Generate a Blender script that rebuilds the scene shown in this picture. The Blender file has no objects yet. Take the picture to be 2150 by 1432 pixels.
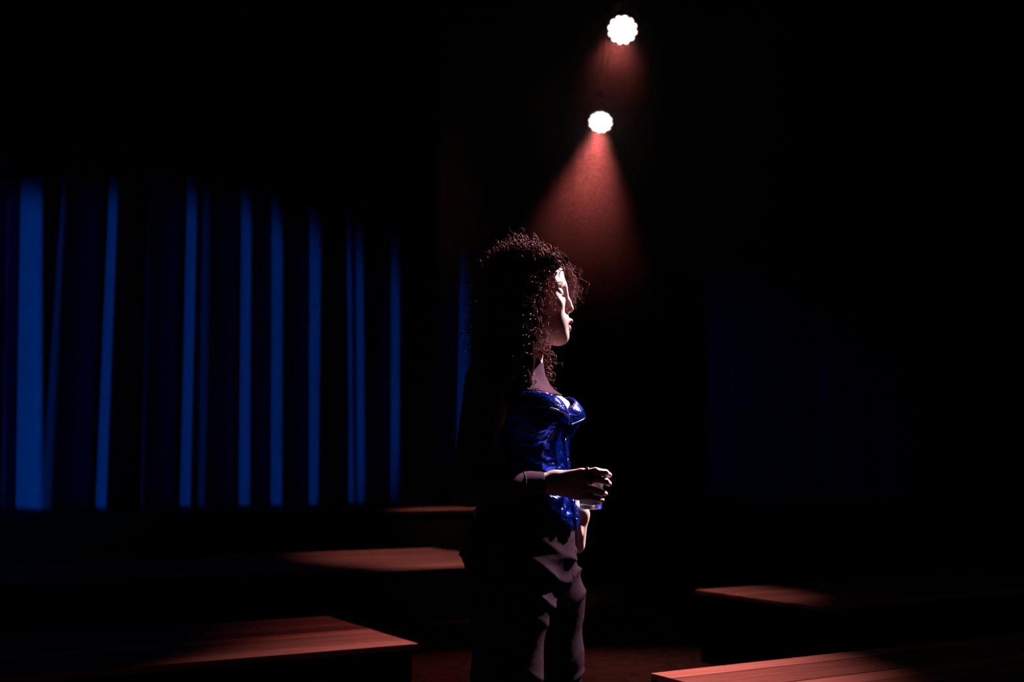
import bpy, bmesh, math, random
import numpy as np
from mathutils import Vector, Matrix

scene = bpy.context.scene
COL = scene.collection
random.seed(7)
RNG = np.random.default_rng(11)
R = math.radians

# ------------------------------------------------------------------ camera
cam_d = bpy.data.cameras.new('camera')
cam_d.sensor_width = 36.0
cam_d.lens = 39.0
cam_d.dof.use_dof = True
cam_d.dof.focus_distance = 2.95
cam_d.dof.aperture_fstop = 2.8
cam_d.clip_end = 60
cam = bpy.data.objects.new('camera', cam_d)
cam.location = (0, 0, 0.99)
cam.rotation_euler = (R(90 + 6.95), 0, 0)
COL.objects.link(cam)
scene.camera = cam

# ------------------------------------------------------------------ world / view
w = bpy.data.worlds.new('dark_hall')
scene.world = w
w.use_nodes = True
w.node_tree.nodes['Background'].inputs[0].default_value = (0.25, 0.4, 1.0, 1)
w.node_tree.nodes['Background'].inputs[1].default_value = 0.0
vs = scene.view_settings
vs.view_transform = 'Standard'
vs.look = 'None'
vs.gamma = 1.0
vs.use_curve_mapping = False
vs.exposure = 0.0
scene.cycles.use_denoising = True
scene.cycles.max_bounces = 5
scene.cycles.diffuse_bounces = 2
scene.cycles.volume_step_rate = 5.0
scene.cycles.volume_max_steps = 64
scene.cycles.volume_bounces = 0
scene.cycles.caustics_reflective = False


def aim(o, target):
    d = Vector(target) - o.location
    o.rotation_euler = d.to_track_quat('-Z', 'Y').to_euler()


def spot(name, loc, target, watts, color, angle, blend, radius):
    l = bpy.data.lights.new(name, 'SPOT')
    l.energy = watts
    l.color = color
    l.spot_size = R(angle)
    l.spot_blend = blend
    l.shadow_soft_size = radius
    o = bpy.data.objects.new(name, l)
    o.location = loc
    aim(o, target)
    COL.objects.link(o)
    return o


# grid of the hall: u runs along the rows of risers, v runs away from the house
GA = R(29.7)
CU, SU = math.cos(GA), math.sin(GA)


def uv(u, v, z=0.0):
    return (u * CU - v * SU, u * SU + v * CU, z)


RED = (1.0, 0.17, 0.15)
PINK = (1.0, 0.36, 0.35)
LAMPS = [((0.758, 7.3, 4.03), (0.10, 3.40, 0.9), 480, 27),      # upper lamp in view
         ((0.766, 9.3, 4.03), (0.02, 5.20, 0.0), 800, 27)]      # lower lamp in view
for i, (p, t, wt, an) in enumerate(LAMPS):
    d = (Vector(t) - Vector(p)).normalized()
    spot('lamp_beam', Vector(p) + d * 0.02, t, wt, RED, an, 0.75, 0.06)
# unseen beams added for the pools on risers and stage, then the key lamp
spot('added_beam', (-0.6, 5.4, 4.03), uv(3.9, 7.9, 0.38), 800, PINK, 30, 1.0, 0.06)
spot('added_beam', (-1.2, 6.4, 4.03), uv(5.4, 10.8, 0.63), 2200, PINK, 13, 1.0, 0.06)
spot('added_beam', (0.75, 5.0, 4.03), (0.08, 3.68, 0.38), 1250, PINK, 35, 1.0, 0.06)
spot('added_beam', (0.75, 6.2, 4.03), (0.85, 5.9, 0.38), 420, PINK, 25, 1.0, 0.06)
spot('key_beam', (3.05, 5.50, 4.03), (0.12, 3.0, 1.15), 7000, (1.0, 0.76, 0.85), 20, 0.7, 0.05)
# unseen blue spots, placed low at the side and added overhead to graze the curtains
spot('blue_wash', uv(-8.0, 6.0, 0.46), uv(0.9, 12.0, 1.68), 4300, (0.0, 0.29, 1.0), 23, 0.28, 0.12)
spot('blue_wash', uv(5.5, 5.0, 4.5), uv(11.2, 12.0, 1.9), 95, (0.0, 0.17, 1.0), 30, 1.0, 0.12)
# blue and green fixtures behind the house that glint on the corset
spot('house_blue', (-2.2, -1.6, 3.6), (0.05, 3.0, 1.05), 0.7, (0.15, 0.4, 1.0), 14, 0.6, 0.02)
spot('house_green', (-3.6, 0.6, 2.3), (0.02, 3.0, 1.05), 0.8, (0.3, 0.9, 0.75), 12, 0.6, 0.015)

# ------------------------------------------------------------------ materials


def nodes_of(m):
    return m.node_tree.nodes, m.node_tree.links


def mat(name, color, rough=0.6, metal=0.0, spec=0.5, noise=None, bump=None, sheen=0.0,
        coat=0.0, trans=0.0, ior=1.45, sss=0.0):
    """noise=(scale, second colour, stretch); bump=(scale, strength, distance, stretch)"""
    m = bpy.data.materials.new(name)
    m.use_nodes = True
    n, l = nodes_of(m)
    b = n['Principled BSDF']
    b.inputs['Base Color'].default_value = (*color, 1)
    b.inputs['Roughness'].default_value = rough
    b.inputs['Metallic'].default_value = metal
    b.inputs['Specular IOR Level'].default_value = spec
    b.inputs['IOR'].default_value = ior
    b.inputs['Transmission Weight'].default_value = trans
    b.inputs['Sheen Weight'].default_value = sheen
    b.inputs['Coat Weight'].default_value = coat
    b.inputs['Coat Roughness'].default_value = 0.08
    b.inputs['Subsurface Weight'].default_value = sss
    b.inputs['Subsurface Radius'].default_value = (0.012, 0.005, 0.003)
    b.inputs['Subsurface Scale'].default_value = 0.5
    if noise or bump:
        tc = n.new('ShaderNodeTexCoord')
    if noise:
        mp = n.new('ShaderNodeMapping')
        mp.inputs['Scale'].default_value = noise[2]
        t = n.new('ShaderNodeTexNoise')
        t.inputs['Scale'].default_value = noise[0]
        t.inputs['Detail'].default_value = 6
        r = n.new('ShaderNodeValToRGB')
        r.color_ramp.elements[0].position = 0.35
        r.color_ramp.elements[1].position = 0.68
        r.color_ramp.elements[0].color = (*color, 1)
        r.color_ramp.elements[1].color = (*noise[1], 1)
        l.new(tc.outputs['Object'], mp.inputs[0])
        l.new(mp.outputs[0], t.inputs['Vector'])
        l.new(t.outputs['Fac'], r.inputs[0])
        l.new(r.outputs[0], b.inputs['Base Color'])
    if bump:
        mp2 = n.new('ShaderNodeMapping')
        mp2.inputs['Scale'].default_value = bump[3]
        t2 = n.new('ShaderNodeTexNoise')
        t2.inputs['Scale'].default_value = bump[0]
        t2.inputs['Detail'].default_value = 4
        bp = n.new('ShaderNodeBump')
        bp.inputs['Strength'].default_value = bump[1]
        bp.inputs['Distance'].default_value = bump[2]
        l.new(tc.outputs['Object'], mp2.inputs[0])
        l.new(mp2.outputs[0], t2.inputs['Vector'])
        l.new(t2.outputs['Fac'], bp.inputs['Height'])
        l.new(bp.outputs[0], b.inputs['Normal'])
    return m


def wood(name, c1, c2, rough=0.7):
    m = mat(name, c1, rough, spec=0.15, noise=(7.0, c2, (0.6, 9.0, 9.0)), bump=(22.0, 0.25, 0.004, (0.4, 8.0, 8.0)))
    return m


def emit(name, color, strength):
    m = bpy.data.materials.new(name)
    m.use_nodes = True
    n, l = nodes_of(m)
    b = n['Principled BSDF']
    b.inputs['Base Color'].default_value = (0.8, 0.8, 0.8, 1)
    b.inputs['Emission Color'].default_value = (*color, 1)
    b.inputs['Emission Strength'].default_value = strength
    return m


I1 = (1, 1, 1)
M = {}
M['carpet'] = mat('carpet', (0.013, 0.009, 0.007), 0.95, spec=0.05, noise=(14.0, (0.032, 0.021, 0.015), I1), bump=(260.0, 0.6, 0.006, I1))
M['black_wall'] = mat('black_wall', (0.003, 0.003, 0.003), 0.95, spec=0.02, bump=(8.0, 0.1, 0.01, I1))
M['black_paint'] = mat('black_paint', (0.0018, 0.0018, 0.002), 0.9, spec=0.02, bump=(30.0, 0.1, 0.003, I1))
M['black_drape'] = mat('black_drape', (0.003, 0.003, 0.003), 0.95, spec=0.0, noise=(2.0, (0.0034, 0.0032, 0.0032), I1))
M['curtain'] = mat('curtain', (0.03, 0.045, 0.13), 0.9, spec=0.05, noise=(3.0, (0.037, 0.052, 0.155), (1, 1, 0.2)), bump=(120.0, 0.15, 0.003, I1))
M['curtain_hem'] = mat('curtain_hem', (0.02, 0.03, 0.09), 0.9, spec=0.05, bump=(120.0, 0.15, 0.003, I1))
WOODS = [wood('wood_walnut', (0.12, 0.068, 0.055), (0.19, 0.11, 0.088)),
         wood('wood_reddish', (0.16, 0.09, 0.072), (0.25, 0.145, 0.115)),
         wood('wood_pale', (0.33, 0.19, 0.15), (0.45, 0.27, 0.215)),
         wood('wood_shaded', (0.055, 0.028, 0.02), (0.10, 0.05, 0.036))]
M['metal'] = mat('black_metal', (0.008, 0.008, 0.009), 0.6, spec=0.2, bump=(60.0, 0.05, 0.002, I1))
M['led'] = emit('led_lens', (1.0, 0.72, 0.66), 4.0)
M['skin'] = mat('skin', (0.60, 0.38, 0.325), 0.45, spec=0.35, noise=(35.0, (0.66, 0.42, 0.36), I1), bump=(420.0, 0.06, 0.001, I1), sss=0.0)
M['lip'] = mat('lip', (0.44, 0.19, 0.17), 0.28, spec=0.5, bump=(300.0, 0.1, 0.001, I1))
M['hair'] = mat('hair', (0.11, 0.034, 0.031), 0.55, spec=0.05, noise=(60.0, (0.17, 0.055, 0.05), I1))
M['hair_mass'] = mat('hair_mass', (0.012, 0.005, 0.0045), 0.9, spec=0.0, bump=(70.0, 0.8, 0.01, (1, 1, 0.5)))
M['mesh_top'] = mat('mesh_top', (0.058, 0.032, 0.045), 0.85, spec=0.0, bump=(700.0, 0.15, 0.001, I1))
M['seam'] = mat('seam', (0.015, 0.010, 0.012), 0.7, bump=(500.0, 0.2, 0.001, I1))
M['latex'] = mat('latex', (0.002, 0.030, 0.44), 0.14, metal=0.85, spec=0.5, coat=0.15, bump=(26.0, 0.55, 0.012, (1.0, 1.0, 2.2)))
M['latex_trim'] = mat('latex_trim', (0.05, 0.05, 0.30), 0.25, spec=0.6, coat=0.4, bump=(80.0, 0.1, 0.002, I1))
M['steel'] = mat('steel', (0.7, 0.7, 0.7), 0.2, metal=1.0, bump=(200.0, 0.02, 0.001, I1))
M['pants'] = mat('pants', (0.022, 0.0125, 0.0175), 0.8, spec=0.0, bump=(30.0, 0.2, 0.006, (1, 1, 1.6)))
M['shoe'] = mat('shoe', (0.01, 0.01, 0.01), 0.4, bump=(90.0, 0.1, 0.002, I1))
M['ring'] = mat('ring', (0.02, 0.02, 0.022), 0.25, metal=0.8, bump=(300.0, 0.05, 0.001, I1))
M['glass'] = mat('glass', (0.97, 0.93, 1.0), 0.22, trans=1.0, ior=1.47, bump=(50.0, 0.02, 0.001, I1))
M['water'] = mat('water', (0.92, 0.88, 1.0), 0.0, trans=1.0, ior=1.33, bump=(20.0, 0.02, 0.001, I1))

# ------------------------------------------------------------------ mesh helpers


def link(name, me, parent=None, material=None, smooth=False):
    o = bpy.data.objects.new(name, me)
    COL.objects.link(o)
    if parent:
        o.parent = parent
    if material is not None and not me.materials:
        me.materials.append(material)
    if smooth:
        me.polygons.foreach_set('use_smooth', [True] * len(me.polygons))
    return o


def empty(name, loc=(0, 0, 0), rot=(0, 0, 0)):
    o = bpy.data.objects.new(name, None)
    o.empty_display_size = 0.1
    o.location = loc
    o.rotation_euler = rot
    COL.objects.link(o)
    return o


def tag(o, label=None, cat=None, group=None, kind=None):
    if label: o['label'] = label
    if cat: o['category'] = cat
    if group: o['group'] = group
    if kind: o['kind'] = kind
    return o


def mesh_np(name, verts, faces, parent=None, material=None, smooth=True):
    """faces: (n,k) int array"""
    verts = np.asarray(verts, np.float32)
    faces = np.asarray(faces, np.int32)
    me = bpy.data.meshes.new(name)
    n, k = faces.shape
    me.vertices.add(len(verts))
    me.vertices.foreach_set('co', verts.ravel())
    me.loops.add(n * k)
    me.loops.foreach_set('vertex_index', faces.ravel())
    me.polygons.add(n)
    me.polygons.foreach_set('loop_start', np.arange(0, n * k, k, dtype=np.int32))
    if smooth:
        me.polygons.foreach_set('use_smooth', np.ones(n, bool))
    me.update(calc_edges=True)
    me.validate()
    return link(name, me, parent, material)


def box_bm(bm, x0, x1, y0, y1, z0, z1, bevel=0.0):
    r = bmesh.ops.create_cube(bm, size=1.0)
    for v in r['verts']:
        v.co = Vector(((x0 + x1) / 2 + v.co.x * (x1 - x0), (y0 + y1) / 2 + v.co.y * (y1 - y0), (z0 + z1) / 2 + v.co.z * (z1 - z0)))
    if bevel:
        es = {e for v in r['verts'] for e in v.link_edges}
        bmesh.ops.bevel(bm, geom=list(es), offset=bevel, segments=2, affect='EDGES', profile=0.5)


def box(name, x0, x1, y0, y1, z0, z1, material, parent=None, bevel=0.0):
    bm = bmesh.new()
    box_bm(bm, x0, x1, y0, y1, z0, z1, bevel)
    me = bpy.data.meshes.new(name)
    bm.to_mesh(me)
    bm.free()
    return link(name, me, parent, material)


def lathe(name, prof, material, parent=None, seg=32, mtx=None, smooth=True):
    """prof: list of (r,z); closed around the axis"""
    vs_, fs = [], []
    for r, z in prof:
        for k in range(seg):
            a = 2 * math.pi * k / seg
            vs_.append((r * math.cos(a), r * math.sin(a), z))
    for i in range(len(prof) - 1):
        for k in range(seg):
            k2 = (k + 1) % seg
            fs.append((i * seg + k, i * seg + k2, (i + 1) * seg + k2, (i + 1) * seg + k))
    o = mesh_np(name, vs_, fs, parent, material, smooth)
    if mtx is not None:
        o.data.transform(mtx)
    return o


def tubes(paths, radii, sides=5):
    """many tubes at once: paths list of (n,3); radii list of (n,) or scalar"""
    V, F, off = [], [], 0
    for P, rad in zip(paths, radii):
        P = np.asarray(P, float)
        n = len(P)
        rad = np.broadcast_to(np.asarray(rad, float), (n,))
        T = np.gradient(P, axis=0)
        T /= np.linalg.norm(T, axis=1, keepdims=True) + 1e-9
        ref = np.array([0.31, 0.83, 0.46])
        A = np.cross(T, ref); A /= np.linalg.norm(A, axis=1, keepdims=True) + 1e-9
        B = np.cross(T, A)
        an = np.arange(sides) * 2 * math.pi / sides
        ring = (A[:, None, :] * np.cos(an)[None, :, None] + B[:, None, :] * np.sin(an)[None, :, None]) * rad[:, None, None] + P[:, None, :]
        V.append(ring.reshape(-1, 3))
        i = np.arange(n - 1)[:, None] * sides
        k = np.arange(sides)[None, :]
        k2 = (k + 1) % sides
        f = np.stack([i + k, i + k2, i + sides + k2, i + sides + k], -1).reshape(-1, 4) + off
        F.append(f)
        off += n * sides
    return np.concatenate(V), np.concatenate(F)


def tube(name, P, rad, material, parent=None, sides=8):
    V, F = tubes([P], [rad], sides)
    return mesh_np(name, V, F, parent, material)


# ------------------------------------------------------------------ setting
def slab(name, uvs, z0, z1, material, parent=None):
    bm = bmesh.new()
    lo = [bm.verts.new(uv(u, v, z0)) for u, v in uvs]
    hi = [bm.verts.new(uv(u, v, z1)) for u, v in uvs]
    n = len(uvs)
    bm.faces.new(hi)
    bm.faces.new(lo[::-1])
    for i in range(n):
        bm.faces.new((lo[i], lo[(i + 1) % n], hi[(i + 1) % n], hi[i]))
    bmesh.ops.recalc_face_normals(bm, faces=bm.faces)
    me = bpy.data.meshes.new(name)
    bm.to_mesh(me); bm.free()
    return link(name, me, parent, material)


def rect(u0, u1, v0, v1):
    return [(u0, v0), (u1, v0), (u1, v1), (u0, v1)]


tag(slab('floor', rect(-12, 20, -5, 12.6), -0.1, 0.0, M['carpet']), kind='structure')
tag(slab('ceiling', rect(-12, 20, -5, 12.6), 5.6, 5.7, M['black_wall']), kind='structure')
tag(slab('wall_back', rect(-12, 20, 12.6, 12.8), -0.1, 5.7, M['black_wall']), kind='structure')
tag(slab('wall_left', rect(-12.2, -12, -5, 12.8), -0.1, 5.7, M['black_wall']), kind='structure')
tag(slab('wall_right', rect(20, 20.2, -5, 12.8), -0.1, 5.7, M['black_wall']), kind='structure')
tag(slab('trim_1', rect(-12, 20, 11.2, 11.35), 4.3, 5.6, M['black_wall']), kind='structure')   # pelmet over the curtains

# ------------------------------------------------------------------ stage
st = empty('stage', uv(4, 11.6, 0))
tag(st, 'raised black stage with a thin lit wooden edge below the blue curtains', 'stage')
SZ = 0.632


def child_world(o, parent):
    o.parent = parent
    o.matrix_parent_inverse = parent.matrix_world.inverted()


bpy.context.view_layer.update()
o = slab('stage_front', rect(-11.9, 19.9, 10.74, 12.55), 0.0, SZ - 0.03, M['black_paint']); child_world(o, st)
o = slab('edge_light_stop', rect(-11.9, 19.9, 10.665, 10.70), SZ - 0.05, SZ - 0.001, M['black_paint']); child_world(o, st)  # black strip added to keep the blue wash off the plank edges
wv = 0.19
for j in range(7):
    v0 = 10.7 + j * wv
    for i in range(8):
        u0 = -4 + i * 2.4 + (j % 2) * 1.1
        o = slab('plank', rect(u0 + 0.003, u0 + 2.397, v0 + 0.003, v0 + wv - 0.003), SZ - 0.03, SZ - random.random() * 0.002,
                 WOODS[(i * 2 + j) % 2])
        child_world(o, st)

# ------------------------------------------------------------------ curtains


def px_u(x, V=12.0):
    """position along the curtain line of a sight line bearing x (photo column)"""
    r = (x - 1075) / 2347.0
    Y = V / (CU - SU * r)
    return Y * (CU * r + SU), math.atan2(CU * r + SU, CU - SU * r)


def curtain(name, label, strips, u_lo, u_hi, z0, z1, V=12.0, seed=1, sigma=0.019):
    """strips: (x_top, x_bottom, width_top, width_bottom, kind) in sight columns, kind 1 = deep pleat, <1 = shallow"""
    root = empty(name, uv((u_lo + u_hi) / 2, V, z0))
    bpy.context.view_layer.update()
    rg = np.random.default_rng(seed)
    rows = 26
    N = int((u_hi - u_lo) / 0.008)
    p = np.linspace(u_lo, u_hi, N)
    tanpsi = np.interp(p, [px_u(x)[0] for x in range(-300, 2500, 100)], [math.tan(px_u(x)[1]) for x in range(-300, 2500, 100)])
    allv = []
    for k in range(rows):
        t = k / (rows - 1)               # 0 bottom .. 1 top
        P, H = [u_lo], [0.0]
        S = []
        for (xt, xb, wt, wb, kd) in strips:
            xq = 1075 + (xt - 1075) * 1.03      # upward tilt of the view, taken out
            x = xb + (xq - xb) * t / 0.70
            wd = wb + (wt - wb) * min(t / 0.70, 1.0)
            a, psi = px_u(x - wd / 2); b, _ = px_u(x + wd / 2)
            S.append((a, b, kd, math.tan(psi)))
        hcur, hs, slope = 0.0, 0.0, 0.74
        last = u_lo; nx = S[0][0]
        for i, (a, b, kd, tp) in enumerate(S):
            nxt = next((s[0] for s in S[i + 1:] if s[2] >= 0.8), b + 0.4)
            if kd >= 0.8:          # deep pleat: rise towards the house, then fall back to the next one
                D = max(nxt - b, 0.05)
                slope = min(1.18 * 6.0 / (b + 8.0), 0.74)      # just steeper than the side light grazes
                fall = slope * D / max(1 - slope * tp, 0.45)
                P.append(a); H.append(hs)
                rise = min(fall - hs, 0.78 * (b - a) / max(tp, 0.05), 0.5)
                hcur = hs + rise
                P.append(b); H.append(hcur)
                hs = max(hcur - fall, -0.6)
                last, nx = b, nxt
            else:                  # shallow ripple on the falling flank
                tph = 6.0 / (a + 8.0)            # grazing angle of the side light here
                ha = hcur - tph * (a - last) / max(1 - tph * tp, 0.4)
                hb = hcur - tph * (b - last) / max(1 - tph * tp, 0.4)
                P.append(a); H.append(ha - 0.02)
                P.append(b); H.append(hb + 0.05 * kd)
        P.append(max(u_hi, P[-1] + 0.3)); H.append(hs)
        h = np.interp(p, P, H)
        kern = np.exp(-0.5 * (np.arange(-30, 31) * 0.008 / sigma) ** 2); kern /= kern.sum()
        h = np.convolve(np.pad(h, 30, mode='edge'), kern, mode='valid')
        h += 0.002 * np.sin(p * 23 + 1.3 * t) + 0.0006 * np.sin(p * 61 - 2 * t + seed)
        u = p - h * tanpsi
        z = z0 + (z1 - z0) * t
        v = V - h
        allv.append(np.stack([u * CU - v * SU, u * SU + v * CU, np.full(N, z)], -1))
    A = np.array(allv)
    i = np.arange(rows - 1)[:, None] * N
    j = np.arange(N - 1)[None, :]
    F = np.stack([i + j, i + j + 1, i + N + j + 1, i + N + j], -1).reshape(-1, 4)
    o = mesh_np('cloth', A.reshape(-1, 3), F, None, M['curtain']); child_world(o, root)
    # bottom hem: a doubled band a little proud of the cloth
    hem = []
    for zz, dv in ((z0 - 0.004, 0.006), (z0 + 0.055, 0.006)):
        b = A[0].copy()
        b[:, 0] += SU * dv; b[:, 1] -= CU * dv; b[:, 2] = zz
        hem.append(b)
    hem = np.concatenate(hem)
    F2 = np.stack([j[0], j[0] + 1, N + j[0] + 1, N + j[0]], -1)
    o = mesh_np('hem', hem, F2, None, M['curtain_hem']); child_world(o, root)
    # header tape and track at the top
    o = slab('curtain_track', rect(u_lo, u_hi, V - 0.06, V + 0.02), z1, z1 + 0.05, M['metal']); child_world(o, root)
    tag(root, label, 'curtain', 'stage curtains')
    return root


LEFT = [(-250, -240, 30, 30, 1), (-160, -150, 26, 26, 1), (-70, -66, 28, 28, 1), (10, 5, 14, 14, .35),
        (60, 62, 40, 56, 1), (126, 100, 24, 26, .7), (232, 210, 18, 20, 1), (306, 292, 24, 24, .45), (398, 386, 24, 24, 1),
        (432, 424, 22, 22, .5), (513, 510, 22, 25, 1), (580, 580, 22, 22, .85), (660, 657, 27, 17, 1),
        (730, 736, 14, 15, 1), (755, 759, 11, 11, .9), (829, 828, 18, 18, 1), (977, 966, 30, 32, 1)]
curtain('stage_curtain', 'left blue stage curtain with brightly lit vertical pleats', LEFT, -2.6, 6.45, SZ + 0.01, 5.4, seed=3)
RIGHT = [(1516, 1538, 22, 20, 1), (1608, 1618, 12, 16, .4), (1655, 1668, 12, 12, .5), (1722, 1738, 20, 20, 1), (1788, 1795, 18, 22, .9), (1868, 1866, 16, 36, 1),
         (1958, 1972, 18, 14, 1), (2012, 2026, 20, 22, .9), (2042, 2052, 16, 12, .5), (2120, 2130, 16, 16, 1), (2220, 2230, 16, 16, 1)]
curtain('stage_curtain', 'right blue stage curtain hanging almost in darkness', RIGHT, 9.95, 18.5, SZ + 0.01, 5.4, seed=9)
# black masking drape between the two
rows, N = 2, 420
p = np.linspace(6.08, 9.22, N)
hh = 0.05 * np.sin(p * 14.0) + 0.012 * np.sin(p * 23.0)
vv = 11.12 - hh
A = np.concatenate([np.stack([p * CU - vv * SU, p * SU + vv * CU, np.full(N, z)], -1) for z in (SZ + 0.01, 5.4)])
j = np.arange(N - 1)
o = mesh_np('masking_drape', A, np.stack([j, j + 1, N + j + 1, N + j], -1), None, M['black_drape'])
tag(o, 'black pleated masking drape between the two blue curtains', 'curtain')

# ------------------------------------------------------------------ wooden risers
H_R = 0.38


def riser(u0, u1, v0, v1, tones, label):
    root = empty('wooden_riser', uv(u0, v0, 0), (0, 0, GA))
    L, D = u1 - u0, v1 - v0
    box('panel', 0.02, L - 0.02, 0.02, 0.045, 0.0, H_R - 0.034, M['black_paint'], root)
    box('panel', 0.02, L - 0.02, D - 0.045, D - 0.02, 0.0, H_R - 0.034, M['black_paint'], root)
    box('panel', 0.02, 0.045, 0.046, D - 0.046, 0.0, H_R - 0.034, M['black_paint'], root)
    box('panel', L - 0.045, L - 0.02, 0.046, D - 0.046, 0.0, H_R - 0.034, M['black_paint'], root)
    box('deck', 0.004, L - 0.004, 0.004, D - 0.004, H_R - 0.033, H_R - 0.022, M['black_paint'], root)
    n = len(tones)
    wd = D / n
    for k in range(n):
        z = H_R - random.random() * 0.0015
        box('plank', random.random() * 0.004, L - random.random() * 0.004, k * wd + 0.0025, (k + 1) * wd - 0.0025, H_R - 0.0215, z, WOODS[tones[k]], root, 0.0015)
    tag(root, label, 'riser', 'wooden risers')
    return root


riser(-0.25, 1.775, 3.80, 4.75, [1, 0, 1, 2, 3, 0, 3, 3], 'wooden riser nearest on the left with a lit band coloured into one plank of its top')  # pale and dark planks stand in for a lit band and the shade behind
riser(2.18, 4.185, 6.98, 8.74, [2, 1, 1, 0, 1, 0, 1, 1, 0, 1, 0, 1, 2], 'lit wooden riser behind the person on the left, in front of the blue curtain')
riser(0.16, 2.17, 6.98, 8.74, [1, 1, 0, 1, 0, 0, 1, 0, 1, 1, 0, 1, 1], 'unlit wooden riser at the far left before the blue curtain')
riser(3.90, 6.1, 3.77, 4.84, [1, 2, 0, 1, 1, 0, 1, 0, 1], 'wooden riser in the middle distance right of the person')
riser(2.14, 4.3, 1.80, 2.885, [1, 0, 1, 1, 0, 1, 2, 1, 1, 2], 'nearest wooden riser at the lower right, pink light on its corner')

# ------------------------------------------------------------------ lamps
led_disc = None


def par_lamp(loc, target, label):
    global led_disc
    root = empty('spotlight', loc)
    tag(root, label, 'spotlight', 'spotlights on the ceiling pipe')
    d = Vector(target) - Vector(loc)
    q = d.to_track_quat('-Z', 'Y').to_matrix().to_4x4()
    # housing behind the light face (local -Z is the beam)
    lathe('housing', [(0.0, 0.24), (0.055, 0.24), (0.075, 0.22), (0.085, 0.14), (0.108, 0.09), (0.112, -0.015), (0.104, -0.015), (0.102, 0.012), (0.0, 0.012)], M['metal'], root, 40, q)
    lathe('lens_plate', [(0.0, 0.004), (0.086, 0.004), (0.086, 0.010), (0.0, 0.010)], M['led'], root, 36, q)
    for ring, (n, rr) in enumerate(((1, 0.0), (6, 0.042), (12, 0.0815))):
        for k in range(n):
            a = 2 * math.pi * (k + 0.5 * (ring == 2)) / max(n, 1)
            if led_disc is None:
                lo = lathe('led_lens', [(0.0, -0.008), (0.012, -0.006), (0.0185, 0.0), (0.0185, 0.006), (0.0, 0.006)], M['led'], root, 16)
                led_disc = lo.data
            else:
                lo = link('led_lens', led_disc, root)
            lo.matrix_local = q @ Matrix.Translation((rr * math.cos(a), rr * math.sin(a), -0.001))
    # yoke: two arms and a cross bar reaching up to the pipe clamp
    for s in (-1, 1):
        tube('yoke_arm', [(s * 0.125, 0, 0.02), (s * 0.13, 0.03, 0.12), (s * 0.115, 0.06, 0.2), (s * 0.02, 0.075, 0.235)], 0.009, M['metal'], root, 8)
        kn = lathe('knob', [(0.0, 0.0), (0.022, 0.0), (0.022, 0.02), (0.0, 0.02)], M['metal'], root, 12, Matrix.Translation((s * 0.112 if s > 0 else -0.132, 0, 0.02)) @ Matrix.Rotation(R(90), 4, 'Y'))
    lathe('clamp', [(0.0, 0.225), (0.02, 0.225), (0.032, 0.25), (0.032, 0.305), (0.0, 0.305)], M['metal'], root, 16, Matrix.Translation((0, 0.075, 0)))
    return root


par_lamp(LAMPS[0][0], LAMPS[0][1], 'round bright spotlight, the upper of the two glowing lamps')
par_lamp(LAMPS[1][0], LAMPS[1][1], 'round bright spotlight, the lower lamp with a red beam in the haze')
pp = empty('lighting_pipe', (0.76, 8.3, 4.36))
tube('pipe', [(0, -2.0, 0), (0, 3.2, 0)], 0.025, M['metal'], pp, 14)
for y in (-1.6, 0.2, 2.8):
    tube('hanger', [(0, y, 0.02), (0, y, 1.24)], 0.008, M['metal'], pp, 8)
tag(pp, 'black ceiling pipe carrying the two glowing spotlights', 'pipe')

# haze drifting under the pipe, lit by the lamp beams
hz = box('haze', -0.5, 1.9, 6.45, 9.9, 1.9, 4.2, None)
hm = bpy.data.materials.new('haze')
hm.use_nodes = True
n, l = nodes_of(hm)
n.remove(n['Principled BSDF'])
sc = n.new('ShaderNodeVolumeScatter')
sc.inputs['Color'].default_value = (1, 0.95, 0.92, 1)
sc.inputs['Anisotropy'].default_value = 0.35
tc = n.new('ShaderNodeTexCoord')
nz = n.new('ShaderNodeTexNoise'); nz.inputs['Scale'].default_value = 1.3; nz.inputs['Detail'].default_value = 2
mr = n.new('ShaderNodeMapRange')
mr.inputs[1].default_value = 0.3; mr.inputs[2].default_value = 0.7
mr.inputs[3].default_value = 0.03; mr.inputs[4].default_value = 0.10
sx = n.new('ShaderNodeSeparateXYZ')
gr = n.new('ShaderNodeMapRange'); gr.interpolation_type = 'SMOOTHSTEP'
gr.inputs[1].default_value = 1.95; gr.inputs[2].default_value = 4.2
gr.inputs[3].default_value = 0.0; gr.inputs[4].default_value = 1.0
mu = n.new('ShaderNodeMath'); mu.operation = 'MULTIPLY'
l.new(tc.outputs['Object'], nz.inputs['Vector'])
l.new(nz.outputs['Fac'], mr.inputs[0])
l.new(tc.outputs['Object'], sx.inputs[0])
l.new(sx.outputs['Z'], gr.inputs[0])
l.new(mr.outputs[0], mu.inputs[0])
l.new(gr.outputs[0], mu.inputs[1])
gy = n.new('ShaderNodeMapRange'); gy.interpolation_type = 'SMOOTHSTEP'
gy.inputs[1].default_value = 6.5; gy.inputs[2].default_value = 7.9
gy.inputs[3].default_value = 0.0; gy.inputs[4].default_value = 1.0
mu2 = n.new('ShaderNodeMath'); mu2.operation = 'MULTIPLY'
l.new(sx.outputs['Y'], gy.inputs[0])
l.new(mu.outputs[0], mu2.inputs[0])
l.new(gy.outputs[0], mu2.inputs[1])
l.new(mu2.outputs[0], sc.inputs['Density'])
l.new(sc.outputs[0], n['Material Output'].inputs['Volume'])
hz.data.materials.append(hm)
tag(hz, 'thin reddish haze hanging under the spotlights', 'haze', kind='stuff')

# ------------------------------------------------------------------ implicit surfaces for the figure
f32 = np.float32


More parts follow.
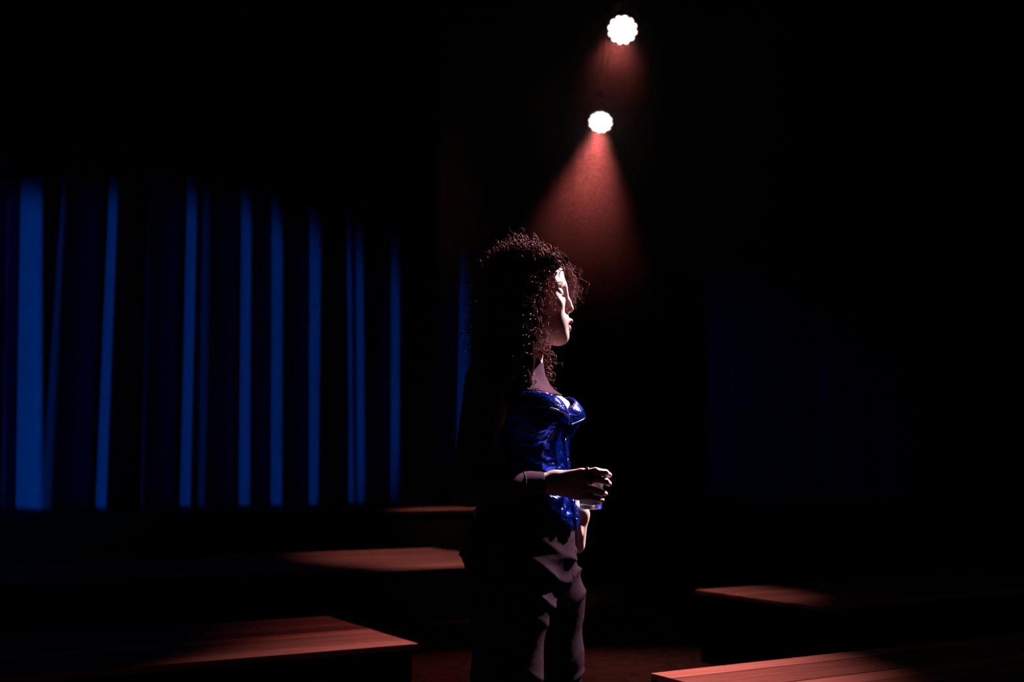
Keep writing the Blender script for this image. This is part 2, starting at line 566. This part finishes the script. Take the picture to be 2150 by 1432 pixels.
class Grid:
    def __init__(s, lo, hi, h):
        s.lo, s.h = np.array(lo, f32), h
        ax = [np.arange(lo[i], hi[i] + h, h, dtype=f32) for i in range(3)]
        s.X, s.Y, s.Z = np.meshgrid(*ax, indexing='ij', sparse=True)
        s.shape = tuple(len(a) for a in ax)


def ell(g, c, r):
    x, y, z = (g.X - c[0]), (g.Y - c[1]), (g.Z - c[2])
    k0 = np.sqrt((x / r[0]) ** 2 + (y / r[1]) ** 2 + (z / r[2]) ** 2)
    k1 = np.sqrt((x / r[0] ** 2) ** 2 + (y / r[1] ** 2) ** 2 + (z / r[2] ** 2) ** 2) + 1e-6
    return (k0 * (k0 - 1) / k1).astype(f32)


def cap(g, a, b, ra, rb=None):
    rb = ra if rb is None else rb
    a = np.array(a, f32); b = np.array(b, f32); d = b - a
    x, y, z = g.X - a[0], g.Y - a[1], g.Z - a[2]
    t = np.clip((x * d[0] + y * d[1] + z * d[2]) / (d @ d), 0, 1)
    return (np.sqrt((x - t * d[0]) ** 2 + (y - t * d[1]) ** 2 + (z - t * d[2]) ** 2) - (ra + (rb - ra) * t)).astype(f32)


def chain(g, pts, rs, k=0.01):
    d = None
    for i in range(len(pts) - 1):
        c = cap(g, pts[i], pts[i + 1], rs[i], rs[i + 1])
        d = c if d is None else smin(d, c, k)
    return d


def smin(a, b, k):
    h = np.maximum(k - np.abs(a - b), 0) / k
    return np.minimum(a, b) - h * h * k * 0.25


def smax(a, b, k):
    return -smin(-a, -b, k)


def nets(g, f):
    """naive surface nets"""
    s = f < 0
    nx, ny, nz = s.shape
    cnt = np.zeros((nx - 1, ny - 1, nz - 1), np.int8)
    for i in (0, 1):
        for j in (0, 1):
            for k in (0, 1):
                cnt += s[i:nx - 1 + i, j:ny - 1 + j, k:nz - 1 + k]
    act = (cnt > 0) & (cnt < 8)
    I, J, K = np.nonzero(act)
    idx = np.full(act.shape, -1, np.int32)
    idx[I, J, K] = np.arange(len(I))
    acc = np.zeros((len(I), 3)); num = np.zeros(len(I))
    cs = [(i, j, k) for i in (0, 1) for j in (0, 1) for k in (0, 1)]
    for a in cs:
        for ax in range(3):
            if a[ax] == 0:
                b = list(a); b[ax] = 1
                fa = f[I + a[0], J + a[1], K + a[2]].astype(float)
                fb = f[I + b[0], J + b[1], K + b[2]].astype(float)
                m = (fa < 0) != (fb < 0)
                t = np.where(m, fa / np.where(m, fa - fb, 1), 0)
                pos = np.array(a, float)[None].repeat(len(I), 0)
                pos[:, ax] += t
                acc += pos * m[:, None]
                num += m
    P = np.stack([I, J, K], -1) + acc / num[:, None]
    P = P * g.h + g.lo
    F = []
    for ax in range(3):
        sl0 = [slice(None)] * 3; sl1 = [slice(None)] * 3
        sl0[ax] = slice(0, -1); sl1[ax] = slice(1, None)
        a = s[tuple(sl0)]; b = s[tuple(sl1)]
        e = np.nonzero(a != b)
        flip = a[e]
        o1, o2 = (ax + 1) % 3, (ax + 2) % 3
        c = np.array(e)
        ok = (c[o1] > 0) & (c[o2] > 0) & (c[o1] < s.shape[o1] - 1) & (c[o2] < s.shape[o2] - 1)
        c = c[:, ok]; flip = flip[ok]

        def cell(d1, d2):
            q = c.copy(); q[o1] -= d1; q[o2] -= d2
            return idx[q[0], q[1], q[2]]
        quad = np.stack([cell(1, 1), cell(0, 1), cell(0, 0), cell(1, 0)], -1)
        quad[~flip] = quad[~flip][:, ::-1]
        F.append(quad)
    return P, np.concatenate(F)


def merge(parts):
    V, F, off = [], [], 0
    for v, f in parts:
        V.append(v); F.append(f + off); off += len(v)
    return np.concatenate(V), np.concatenate(F)


def vnoise(g, scale, seed):
    """cheap smooth noise from summed sines with random directions"""
    rg = np.random.default_rng(seed)
    o = 0
    for i in range(5):
        d = rg.normal(size=3); d /= np.linalg.norm(d)
        o = o + np.sin((g.X * d[0] + g.Y * d[1] + g.Z * d[2]) * scale * (0.7 + 0.25 * i) + rg.uniform(0, 6.28))
    return (o / 5).astype(f32)


# ------------------------------------------------------------------ the woman (figure space: origin on the floor, she faces +X)
YAW = R(20)
FX, FY = math.cos(YAW), -math.sin(YAW)      # torso forward
LX, LY = math.sin(YAW), math.cos(YAW)       # torso left
TORSO = np.array([  # z, cx, half depth, half width
    (0.66, .032, .085, .150), (0.72, .028, .115, .166), (0.78, .026, .134, .170), (0.83, .028, .130, .167), (0.90, .038, .114, .150), (0.965, .048, .100, .127),
    (1.02, .047, .098, .120), (1.08, .038, .100, .132), (1.15, .024, .104, .150), (1.21, .012, .094, .160), (1.255, .006, .074, .145),
    (1.285, .010, .060, .095), (1.31, .014, .054, .060)])


def ab(g):
    cx = np.interp(g.Z, TORSO[:, 0], TORSO[:, 1]).astype(f32)
    x = g.X - cx
    return x * FX + g.Y * FY, x * LX + g.Y * LY


def T(a, b, z):
    cx = float(np.interp(z, TORSO[:, 0], TORSO[:, 1]))
    return (cx + a * FX + b * LX, a * FY + b * LY, z)


def torso(g):
    a, b = ab(g)
    ra = np.interp(g.Z, TORSO[:, 0], TORSO[:, 2]).astype(f32)
    rb = np.interp(g.Z, TORSO[:, 0], TORSO[:, 3]).astype(f32)
    k0 = np.sqrt((a / ra) ** 2 + (b / rb) ** 2)
    k1 = np.sqrt((a / ra ** 2) ** 2 + (b / rb ** 2) ** 2) + 1e-5
    d = k0 * (k0 - 1) / k1
    d = np.maximum(d, g.Z - 1.31)
    d = np.maximum(d, 0.68 - g.Z)
    return d.astype(f32)


def bust(g):
    d = ell(g, T(.066, -.072, 1.148), (.066, .066, .062))
    return smin(d, ell(g, T(.066, .072, 1.148), (.066, .066, .062)), .03)


R_SH, R_EL, R_WR = (-.062, -.148, 1.235), (-.106, -.195, .968), (.092, -.128, .972)
L_SH, L_EL, L_WR = (.050, .150, 1.235), (.030, .235, .985), (.168, .135, .925)


def arm_r(g, o=0.0):
    return chain(g, [R_SH, R_EL, tuple(np.array(R_EL) * .6 + np.array(R_WR) * .4), R_WR], [.056 + o, .043 + o, .0385 + o, .0235 + o], .03)


def arm_l(g, o=0.0):
    return chain(g, [L_SH, L_EL, tuple(np.array(L_EL) * .6 + np.array(L_WR) * .4), L_WR], [.056 + o, .043 + o, .037 + o, .0245 + o], .03)


NEAR = [(.004, -.085, .78), (-.004, -.088, .66), (-.012, -.09, .50), (-.022, -.092, .43), (-.045, -.095, .25), (-.055, -.096, .075)]
FAR = [(.066, .085, .78), (.096, .086, .66), (.104, .088, .50), (.098, .09, .43), (.075, .095, .25), (.060, .098, .075)]
LEGR = [.085, .080, .066, .058, .052, .038]


def legs(g, o=0.0, flare=0.0):
    rr = [r + o + flare * i / 5 for i, r in enumerate(LEGR)]
    return np.minimum(chain(g, NEAR, rr, .03), chain(g, FAR, rr, .03))


def neck(g, o=0.0):
    return cap(g, (.040, 0, 1.40), (.022, 0, 1.27), .048 + o, .056 + o)


def upper_body(g):
    d = smin(torso(g), bust(g), .035)
    d = smin(d, arm_r(g), .035)
    d = smin(d, arm_l(g), .035)
    return smin(d, neck(g), .03)


def head(g):
    d = ell(g, (.044, 0, 1.522), (.100, .077, .098))
    d = smin(d, ell(g, (.080, 0, 1.440), (.066, .058, .085)), .04)
    for s in (-1, 1):
        d = smin(d, cap(g, (.032, s * .050, 1.405), (.128, s * .012, 1.366), .016, .015), .035)
        d = smin(d, ell(g, (.108, s * .043, 1.452), (.028, .020, .022)), .025)
        d = smin(d, cap(g, (.136, s * .010, 1.506), (.112, s * .046, 1.506), .010, .009), .018)
    d = smin(d, ell(g, (.1335, 0, 1.3675), (.0180, .017, .0165)), .018)
    d = smin(d, ell(g, (.134, 0, 1.413), (.021, .028, .020)), .02)
    for s in (-1, 1):
        d = smin(d, ell(g, (.100, s * .020, 1.392), (.042, .030, .030)), .03)
    for s in (-1, 1):
        d = smax(d, -ell(g, (.157, s * .031, 1.484), (.021, .018, .0135)), .016)      # sockets
        d = smin(d, ell(g, (.1245, s * .031, 1.4835), (.0150, .0165, .0125)), .005)    # lidded eyes
        # lid crease / lash line
        d = smax(d, -cap(g, (.1385, s * .022, 1.4745), (.127, s * .046, 1.477), .0018), .003)
        d = smax(d, -cap(g, (.1400, s * .020, 1.4955), (.127, s * .046, 1.496), .0014), .003)
    # nose
    d = smin(d, chain(g, [(.139, 0, 1.500), (.1445, 0, 1.486), (.1525, 0, 1.462), (.1568, 0, 1.4455)], [.008, .0074, .0088, .0120], .006), .012)
    for s in (-1, 1):
        d = smin(d, ell(g, (.1455, s * .0120, 1.4400), (.0105, .0075, .0088)), .004)
        d = smax(d, -cap(g, (.1400, s * .0172, 1.447), (.1445, s * .0185, 1.4355), .0022, .0018), .003)   # wing crease
        d = smax(d, -ell(g, (.1520, s * .0068, 1.4315), (.0062, .0034, .0040)), .003)
    # lips
    for s in (-1, 1):
        d = smin(d, cap(g, (.1592, s * .003, 1.4105), (.1440, s * .0205, 1.4030), .0066, .0030), .006)
        d = smin(d, cap(g, (.1530, s * .002, 1.3905), (.1430, s * .0180, 1.3975), .0074, .0032), .006)
        d = smax(d, -cap(g, (.1700, 0, 1.4005), (.1420, s * .0230, 1.4005), .0022, .0010), .003)
        d = smin(d, ell(g, (.030, s * .079, 1.462), (.018, .007, .030)), .006)          # ears
    d = smax(d, -cap(g, (.1640, 0, 1.420), (.160, 0, 1.4165), .002), .004)               # philtrum
    return smin(d, neck(g), .03)


KN = [(.178, -.139, .998), (.180, -.143, .979), (.177, -.142, .958), (.172, -.138, .941)]
FING = [  # mcp, pip, dip, tip
    [KN[0], (.214, -.141, 1.003), (.240, -.128, .999), (.252, -.108, .993)],
    [KN[1], (.216, -.142, .983), (.241, -.128, .977), (.251, -.106, .971)],
    [KN[2], (.208, -.137, .957), (.231, -.124, .950), (.241, -.104, .945)],
    [KN[3], (.198, -.139, .938), (.220, -.131, .932), (.232, -.117, .929)]]
FR = [(.0105, .0092, .0082, .0070), (.0108, .0094, .0084, .0072), (.0100, .0088, .0078, .0068), (.0090, .0078, .0068, .0060)]


def hand_r(g):
    d = None
    for i, k in enumerate(KN):
        c = cap(g, (.106, -.130, .983 - .007 * i), k, .0165, .0125)
        d = c if d is None else smin(d, c, .012)
    d = smin(d, cap(g, (.055, -.138, .972), (.110, -.129, .972), .0290, .0225), .02)
    d = smin(d, cap(g, (.112, -.124, .985), (.150, -.108, .990), .018, .014), .015)          # thumb base
    for fpts, fr in zip(FING, FR):
        d = smin(d, chain(g, fpts, fr, .004), .006)
    th = chain(g, [(.140, -.110, .990), (.160, -.082, .985), (.182, -.058, .978), (.205, -.0555, .972)], [.013, .0115, .0095, .0075], .006)
    return smin(d, th, .008)


def hand_l(g):
    d = cap(g, L_WR, (.186, .118, .885), .0235, .026)
    d = smin(d, cap(g, (.186, .118, .885), (.180, .112, .80), .026, .022), .02)
    return smin(d, cap(g, (.176, .100, .90), (.184, .085, .835), .012, .010), .012)


# --- body: one skin mesh (trunk and limbs, head, right hand resolved finer where seen)
gB = Grid((-.22, -.27, .0), (.28, .31, 1.335), .0065)
dB = smin(upper_body(gB), legs(gB), .04) + .009 * np.clip((1.0 - gB.Z) / .05, 0, 1)
dB = smin(dB, hand_l(gB), .02)
for fx, fy, fz in ((-.02, -.10, .035), (.095, .10, .035)):
    dB = smin(dB, ell(gB, (fx, fy, fz), (.105, .038, .036)), .03)
dB = np.maximum(dB, gB.Z - 1.325)
dB = np.maximum(dB, gB.X * 0 + np.where((gB.Y < -.09) & (gB.Z < 1.02) & (gB.Z > .9), gB.X - .08, -1).astype(f32))
dB = np.maximum(dB, .008 - gB.Z)
gH = Grid((-.07, -.10, 1.282), (.19, .10, 1.64), .0023)
dH = np.maximum(head(gH), 1.288 - gH.Z)
gK = Grid((.045, -.17, .895), (.275, -.02, 1.03), .0018)
dK = np.maximum(hand_r(gK), .052 - gK.X)
V, F = merge([nets(gB, dB), nets(gH, dH), nets(gK, dK)])
PX, PY = 0.0, 3.0
woman = empty('person', (PX, PY, 0))
tag(woman, 'person standing in profile in a glossy blue corset and black trousers, holding a glass', 'person')
body = mesh_np('body', V, F, woman, M['skin'])
body.data.materials.append(M['lip'])
fc = V[F].mean(1)
lipm = (fc[:, 0] > .1435) & (np.abs(fc[:, 1]) < .022) & (fc[:, 2] < 1.4135 - .25 * np.abs(fc[:, 1])) & (fc[:, 2] > 1.3845 + .35 * np.abs(fc[:, 1]))
body.data.polygons.foreach_set('material_index', lipm.astype(np.int32))

# eyebrows and lashes
for s in (-1, 1):
    tube('eyebrow', [(.1465, s * .010, 1.5035), (.1435, s * .022, 1.508), (.134, s * .036, 1.5105), (.120, s * .049, 1.507)], [.0016, .0026, .0022, .0008], M['hair_mass'], woman, 6)
    tube('eyelashes', [(.1385, s * .020, 1.4755), (.1400, s * .030, 1.4735), (.134, s * .041, 1.4745), (.125, s * .047, 1.477)], [.0007, .0014, .0016, .0008], M['hair_mass'], woman, 6)

# --- top: sleeves, collar and shoulders in dark sheer knit
gT = Grid((-.22, -.28, .86), (.28, .32, 1.345), .0048)
sleeves = np.minimum(np.maximum(arm_r(gT, .0035), gT.X + gT.Z * 0.12 - (.088 + .972 * .12)), np.maximum(arm_l(gT, .0035), .925 - gT.Z))
a_, b_ = ab(gT)
trunk = smin(smin(torso(gT), bust(gT), .035), neck(gT, -.002), .03) - .004
hemz = np.where(a_ > 0, 1.2075, 1.0).astype(f32)
trunk = np.maximum(trunk, hemz - gT.Z)
trunk = np.maximum(trunk, gT.Z - 1.304 - .25 * (.05 - gT.X))
dT = smin(trunk, sleeves, .02)
V, F = nets(gT, dT)
top = mesh_np('top', V, F, woman, M['mesh_top'])
top['label'] = 'dark sheer long-sleeved top'


def ring_path(c0, c1, r, n=40):
    c0 = np.array(c0); d = np.array(c1) - c0; d = d / np.linalg.norm(d)
    A = np.cross(d, (0, 0, 1.0)); A /= np.linalg.norm(A); B = np.cross(d, A)
    t = np.linspace(0, 2 * math.pi, n)
    return c0 + r * (np.cos(t)[:, None] * A + np.sin(t)[:, None] * B)


el, wr = np.array(R_EL), np.array(R_WR)
for t, rr in ((.44, .0424), (.66, .0365), (.985, .0290)):
    tube('sleeve_seam', ring_path(el + (wr - el) * t, wr, rr), .0012, M['seam'], top, 6)

# --- corset
gC = Grid((-.14, -.19, .82), (.235, .20, 1.235), .0034)
a_, b_ = ab(gC)
base = smin(torso(gC), bust(gC), .035)
bone = np.zeros_like(b_)
for bb in (-.10, -.055, .055, .10):
    bone = np.maximum(bone, .0022 * np.exp(-((b_ - bb) / .004) ** 2))
wrk = .0018 * np.sin(gC.Z * 210 + 14 * b_ + 3 * np.sin(b_ * 60)) * np.clip((a_ + .02) * 20, 0, 1) * np.clip((1.10 - gC.Z) * 14, 0, 1)
dC = base - .0075 - .013 * np.clip((.97 - gC.Z) / .08, 0, 1) - np.where(a_ > 0, bone, 0) - wrk
topz = np.where(a_ > 0, 1.150 + .40 * np.clip(np.abs(b_), 0, .12), 1.12).astype(f32)
lowz = (.846 + .42 * np.abs(b_) + np.where(a_ < 0, .02, 0)).astype(f32)
dC = smax(dC, gC.Z - topz, .004)
dC = smax(dC, lowz - gC.Z, .004)
V, F = nets(gC, dC.astype(f32))
corset = mesh_np('corset', V, F, woman, M['latex'])
corset['label'] = 'glossy blue laced corset'
# turned-over cups standing off the corset
gF = Grid((-.02, -.19, 1.09), (.25, .20, 1.235), .0028)
a_, b_ = ab(gF)
for sgn in (-1, 1):
    sb = sgn * b_
    bu = smin(torso(gF), bust(gF), .03)
    lo_z = 1.122 + .30 * np.clip(sb, 0, .2)
    hi_z = 1.158 + .50 * np.clip(sb, 0, .10)
    tt = np.clip((hi_z - gF.Z) / .05, 0, 1)
    shell = np.abs(bu - .0125 - .010 * tt) - .0030
    d = smax(shell, gF.Z - hi_z, .004)
    d = smax(d, lo_z - gF.Z, .004)
    d = np.maximum(d, .010 - sb)
    d = np.maximum(d, .015 - a_)
    V, F = nets(gF, d.astype(f32))
    cp = mesh_np('cup', V, F, corset, M['latex'])
    # piping along the lower edge: follow the surface
    pts = []
    for q in np.linspace(.012, .135, 26):
        z = 1.122 + .30 * q + .001
        lo_, hi_ = 0.0, .2
        for it in range(18):
            m_ = (lo_ + hi_) / 2
            P_ = T(m_, sgn * q, z)
            gg = Grid(P_, P_, 1.0); gg.X, gg.Y, gg.Z = [np.array([[[c]]], f32) for c in P_]
            val = float(smin(torso(gg), bust(gg), .03).ravel()[0]) - .0225
            if val < 0: lo_ = m_
            else: hi_ = m_
        pts.append(T(lo_, sgn * q, z))
    tube('piping', pts, .0026, M['latex_trim'], corset, 8)


def surf_a(b, z, off):
    lo_, hi_ = 0.0, .22
    off = off + .013 * min(max((.97 - z) / .08, 0), 1)
    for it in range(18):
        m_ = (lo_ + hi_) / 2
        P_ = T(m_, b, z)
        gg = Grid(P_, P_, 1.0); gg.X, gg.Y, gg.Z = [np.array([[[c]]], f32) for c in P_]
        val = float(smin(torso(gg), bust(gg), .035).ravel()[0]) - off
        if val < 0: lo_ = m_
        else: hi_ = m_
    return lo_


# busk strip with studs
zs = np.linspace(.852, 1.146, 30)
Vb, Fb = [], []
for z in zs:
    for bb, of in ((-.011, .006), (-.011, .0105), (.011, .0105), (.011, .006)):
        Vb.append(T(surf_a(bb, z, of), bb, z))
for i in range(len(zs) - 1):
    for k in range(4):
        k2 = (k + 1) % 4
        Fb.append((i * 4 + k, i * 4 + k2, i * 4 + 4 + k2, i * 4 + 4 + k))
mesh_np('busk', Vb, Fb, corset, M['latex'], smooth=False)
stud = None
for z in (1.134, 1.086, 1.033, .985, .925, .877):
    a0 = surf_a(0, z, .0105)
    c = Vector(T(a0, 0, z))
    if stud is None:
        so = lathe('stud', [(0.0, .0030), (.0022, .0026), (.0034, .0012), (.0036, 0), (0, 0)], M['steel'], corset, 12)
        stud = so.data
    else:
        so = link('stud', stud, corset)
    so.location = c
    so.rotation_euler = Vector((FX, FY, 0.15)).to_track_quat('Z', 'Y').to_euler()

# --- trousers
gP = Grid((-.19, -.23, .03), (.27, .25, .98), .0048)
a_, b_ = ab(gP)
ty = smin(torso(gP), ell(gP, (-.040, -.01, .79), (.080, .13, .085)), .04)
dP = smin(ty, legs(gP, .008, .012), .035) - .001 - .009 * np.clip((.88 - gP.Z) / .10, 0, 1) - .012 * np.clip((np.abs(b_) - .05) / .04, 0, 1) * np.clip((gP.Z - .80) / .06, 0, 1)
nz1 = vnoise(gP, 22, 3)
sd = np.where(gP.Y < 0, 1.0, -1.0).astype(f32)
ph = gP.Z * 92 + gP.X * 66 * sd + 2.2 * nz1 + np.where(gP.Y < 0, 0.0, 1.7)
fold = np.power(1 - np.abs(np.sin(ph * .5)), 1.6)
env = np.exp(-((gP.Z - .73) / .105) ** 2) + .6 * np.exp(-((gP.Z - .46) / .05) ** 2) + .8 * np.exp(-((gP.Z - .12) / .06) ** 2)
dP = dP + .004 - .019 * fold * (.55 + .45 * vnoise(gP, 40, 8)) * np.clip(env, .06, 1.0) * np.clip((.86 - gP.Z) * 14, 0, 1)
dP = np.maximum(dP, gP.Z - (.872 + .55 * np.abs(b_)))
dP = np.maximum(dP, .045 - gP.Z)
V, F = nets(gP, dP.astype(f32))
tr = mesh_np('trousers', V, F, woman, M['pants'])
tr['label'] = 'black creased trousers'
# waistband sits inside the corset line; shoes on the floor
for nm, fx, fy in (('shoe', -.02, -.10), ('shoe', .095, .10)):
    gS = Grid((fx - .15, fy - .07, -.01), (fx + .16, fy + .07, .12), .005)
    d = smin(ell(gS, (fx + .02, fy, .035), (.125, .046, .042)), ell(gS, (fx - .06, fy, .05), (.06, .042, .052)), .03)
    d = np.maximum(d, .002 - gS.Z)
    V, F = nets(gS, d)
    mesh_np('shoe', V, F, woman, M['shoe'])

# rings and nails
for (c0, c1, r) in ((np.array(FING[0][0]) * .55 + np.array(FING[0][1]) * .45, FING[0][1], .0104), (np.array(FING[1][0]) * .45 + np.array(FING[1][1]) * .55, FING[1][1], .0104)):
    rg_ = tube('finger_ring', ring_path(c0, c1, r, 24), .0040, M['ring'], woman, 8)
    rg_['label'] = 'chunky black ring'

# --- hair: a dark mass with loose curls over it
gR = Grid((-.15, -.17, 1.16), (.20, .16, 1.69), .0052)
hm_ = ell(gR, (.034, 0, 1.528), (.102, .098, .086))
hm_ = smin(hm_, ell(gR, (.028, 0, 1.578), (.046, .056, .050)), .03)
hm_ = smin(hm_, chain(gR, [(-.005, 0, 1.53), (-.012, -.01, 1.42), (-.022, -.02, 1.31), (-.040, -.035, 1.24)], [.075, .070, .062, .050], .03), .03)
hm_ = smin(hm_, chain(gR, [(.045, -.088, 1.52), (.032, -.094, 1.42), (.026, -.112, 1.32), (.034, -.130, 1.235)], [.030, .032, .034, .022], .03), .03)
hm_ = smin(hm_, chain(gR, [(.05, .088, 1.52), (.050, .098, 1.40), (.088, .095, 1.315), (.096, .100, 1.28)], [.028, .030, .014, .010], .02), .02)
hm_ = smin(hm_, chain(gR, [(.098, -.060, 1.555), (.128, 0, 1.578), (.105, .060, 1.555)], [.026, .022, .026], .03), .02)
face_cut = ell(gR, (.150, 0, 1.457), (.078, .104, .113))
hm_ = smax(hm_, -face_cut, .02)
hm_ = hm_ - .007 * vnoise(gR, 95, 5) - .004 * vnoise(gR, 190, 6)
V, F = nets(gR, hm_.astype(f32))
hair = mesh_np('hair', V, F, woman, M['hair_mass'])
hair['label'] = 'voluminous dark curly hair'

# curls rooted on the mass
fc = V[F].mean(1)
nrm = np.cross(V[F[:, 1]] - V[F[:, 0]], V[F[:, 2]] - V[F[:, 0]])
nrm /= np.linalg.norm(nrm, axis=1, keepdims=True) + 1e-9
paths, rads = [], []


def curl(root, dirn, length, amp, pitch, phase, droop, rad):
    n = max(int(length / .004), 10)
    t = np.linspace(0, 1, n)
    P = np.empty((n, 3)); p_ = np.array(root, float); d = np.array(dirn, float)
    for i in range(n):
        P[i] = p_
        d = d + np.array([0, 0, -1.0]) * droop * length / n
        d /= np.linalg.norm(d)
        p_ = p_ + d * length / n
    Td = np.gradient(P, axis=0); Td /= np.linalg.norm(Td, axis=1, keepdims=True)
    A = np.cross(Td, (.2, .9, .3)); A /= np.linalg.norm(A, axis=1, keepdims=True) + 1e-9
    B = np.cross(Td, A)
    an = phase + 2 * math.pi * t * length / pitch
    am = amp * np.minimum(1, t * 5)
    P = P + am[:, None] * (np.cos(an)[:, None] * A + np.sin(an)[:, None] * B)
    return P, rad * (1 - .65 * t ** 2)


def over(P, lift=0.0):
    """outside the outline of the hair: peaked over the crown, sloping to brow and nape"""
    lim = 1.664 + lift - .80 * np.maximum(P[:, 0] - .035, 0) - .95 * np.maximum(-.005 - P[:, 0], 0) + RNG.normal() * .005
    return (P[:, 2] > lim).any()


sel = RNG.choice(len(fc), 1700, replace=False)
for i in sel:
    c, nn = fc[i], nrm[i]
    if c[2] < 1.20: continue
    if c[2] < 1.38 and c[0] > .034 and c[1] < .10: continue
    if c[2] < 1.52 and c[0] > .045 and c[1] < 0 and RNG.uniform() < .2: continue
    side = np.array([RNG.normal() * .4, RNG.normal() * .4, -0.9 if c[2] < 1.56 else RNG.normal() * .3])
    d = nn * RNG.uniform(.15, .7) + side
    d /= np.linalg.norm(d)
    L_ = RNG.uniform(.03, .085) if c[2] > 1.56 else RNG.uniform(.04, .11)
    if c[2] < 1.3: L_ *= .6
    P, rd = curl(c - nn * .006, d, L_, RNG.uniform(.004, .010), RNG.uniform(.022, .042), RNG.uniform(0, 6.28), RNG.uniform(0, 5), RNG.uniform(.0009, .0022))
    if over(P): continue
    # keep the face clear
    inside = ((P[:, 0] - .155) / .062) ** 2 + (P[:, 1] / .085) ** 2 + ((P[:, 2] - 1.45) / .098) ** 2 < 1
    if inside.any() and c[1] < .02: continue
    paths.append(P); rads.append(rd)
# wild curls standing on the crown and the brow
for i in range(520):
    th_ = RNG.uniform(0, 2 * math.pi); ph_ = RNG.uniform(0, 1) ** .5
    c = np.array([.036 + .060 * ph_ * math.cos(th_), .065 * ph_ * math.sin(th_), 1.582 + .030 * (1 - ph_)])
    d = np.array([math.cos(th_) * .8 + RNG.normal() * .5, math.sin(th_) * .8 + RNG.normal() * .5, RNG.uniform(-.2, .65)]); d /= np.linalg.norm(d)
    P, rd = curl(c, d, RNG.uniform(.03, .075), RNG.uniform(.004, .010), RNG.uniform(.02, .04), RNG.uniform(0, 6.28), RNG.uniform(2, 14), RNG.uniform(.001, .0022))
    if over(P): continue
    paths.append(P); rads.append(rd)
for i in range(110):   # curls heaped over the near hairline
    c = np.array([RNG.uniform(.085, .135), RNG.uniform(-.065, .01), 0.0])
    c[2] = 1.590 - .35 * abs(c[1]) - .25 * max(c[0] - .10, 0) - RNG.uniform(0, .012)
    d = np.array([RNG.normal() * .6 + .2, RNG.normal() * .5 - .4, RNG.uniform(-.3, .5)]); d /= np.linalg.norm(d)
    P, rd = curl(c, d, RNG.uniform(.025, .05), RNG.uniform(.004, .009), RNG.uniform(.02, .035), RNG.uniform(0, 6.28), RNG.uniform(2, 12), RNG.uniform(.001, .002))
    if over(P, -.008): continue
    if P[:, 2].min() < 1.548 - .3 * (.13 - P[P[:, 2].argmin(), 0]): continue
    paths.append(P); rads.append(rd)
for i in range(150):   # fringe over the far temple, falling past the profile
    c = np.array([RNG.uniform(.10, .135), RNG.uniform(.015, .075), RNG.uniform(1.55, 1.585)])
    d = np.array([RNG.uniform(.5, 1.0), RNG.uniform(-.1, .5), RNG.uniform(-.4, .3)]); d /= np.linalg.norm(d)
    P, rd = curl(c, d, RNG.uniform(.06, .14), RNG.uniform(.003, .008), RNG.uniform(.025, .045), RNG.uniform(0, 6.28), RNG.uniform(18, 34), RNG.uniform(.0006, .0012))
    paths.append(P); rads.append(rd)
for i in range(90):    # locks at the near ear and over the chest
    c = np.array([RNG.uniform(.010, .038), RNG.uniform(-.13, -.09), RNG.uniform(1.28, 1.46)])
    d = np.array([RNG.normal() * .25 + .1, RNG.normal() * .2, -1]); d /= np.linalg.norm(d)
    P, rd = curl(c, d, RNG.uniform(.05, .12), RNG.uniform(.005, .010), RNG.uniform(.02, .035), RNG.uniform(0, 6.28), 2, RNG.uniform(.0008, .0015))
    paths.append(P); rads.append(rd)
for i in range(45):    # far lock beside the neck
    c = np.array([RNG.uniform(.075, .100), RNG.uniform(.07, .115), RNG.uniform(1.30, 1.36)])
    d = np.array([RNG.normal() * .2 + .1, RNG.normal() * .2, -1]); d /= np.linalg.norm(d)
    P, rd = curl(c, d, RNG.uniform(.04, .075), RNG.uniform(.005, .010), RNG.uniform(.02, .035), RNG.uniform(0, 6.28), 2, RNG.uniform(.0008, .0015))
    paths.append(P); rads.append(rd)
Vh, Fh = tubes(paths, rads, 4)
cu = mesh_np('curls', Vh, Fh, hair, M['hair'])
cu['kind'] = 'stuff'

# ------------------------------------------------------------------ the glass in her hand
gl = empty('drinking_glass', (PX + .204, PY - .098, .905))
tag(gl, "clear tumbler with a thick base held in the person's ringed hand", 'glass')
gh = .098
lathe('tumbler', [(0, 0), (.0255, 0), (.0280, .002), (.0290, .010), (.0345, gh - .001), (.0340, gh), (.0330, gh - .001), (.0270, .014), (.0250, .011), (0, .011)], M['glass'], gl, 48)
lathe('water', [(0, .0112), (.0248, .0114), (.0266, .0142), (.0300, .050), (.0299, .0505), (0, .0505)], M['water'], gl, 48)
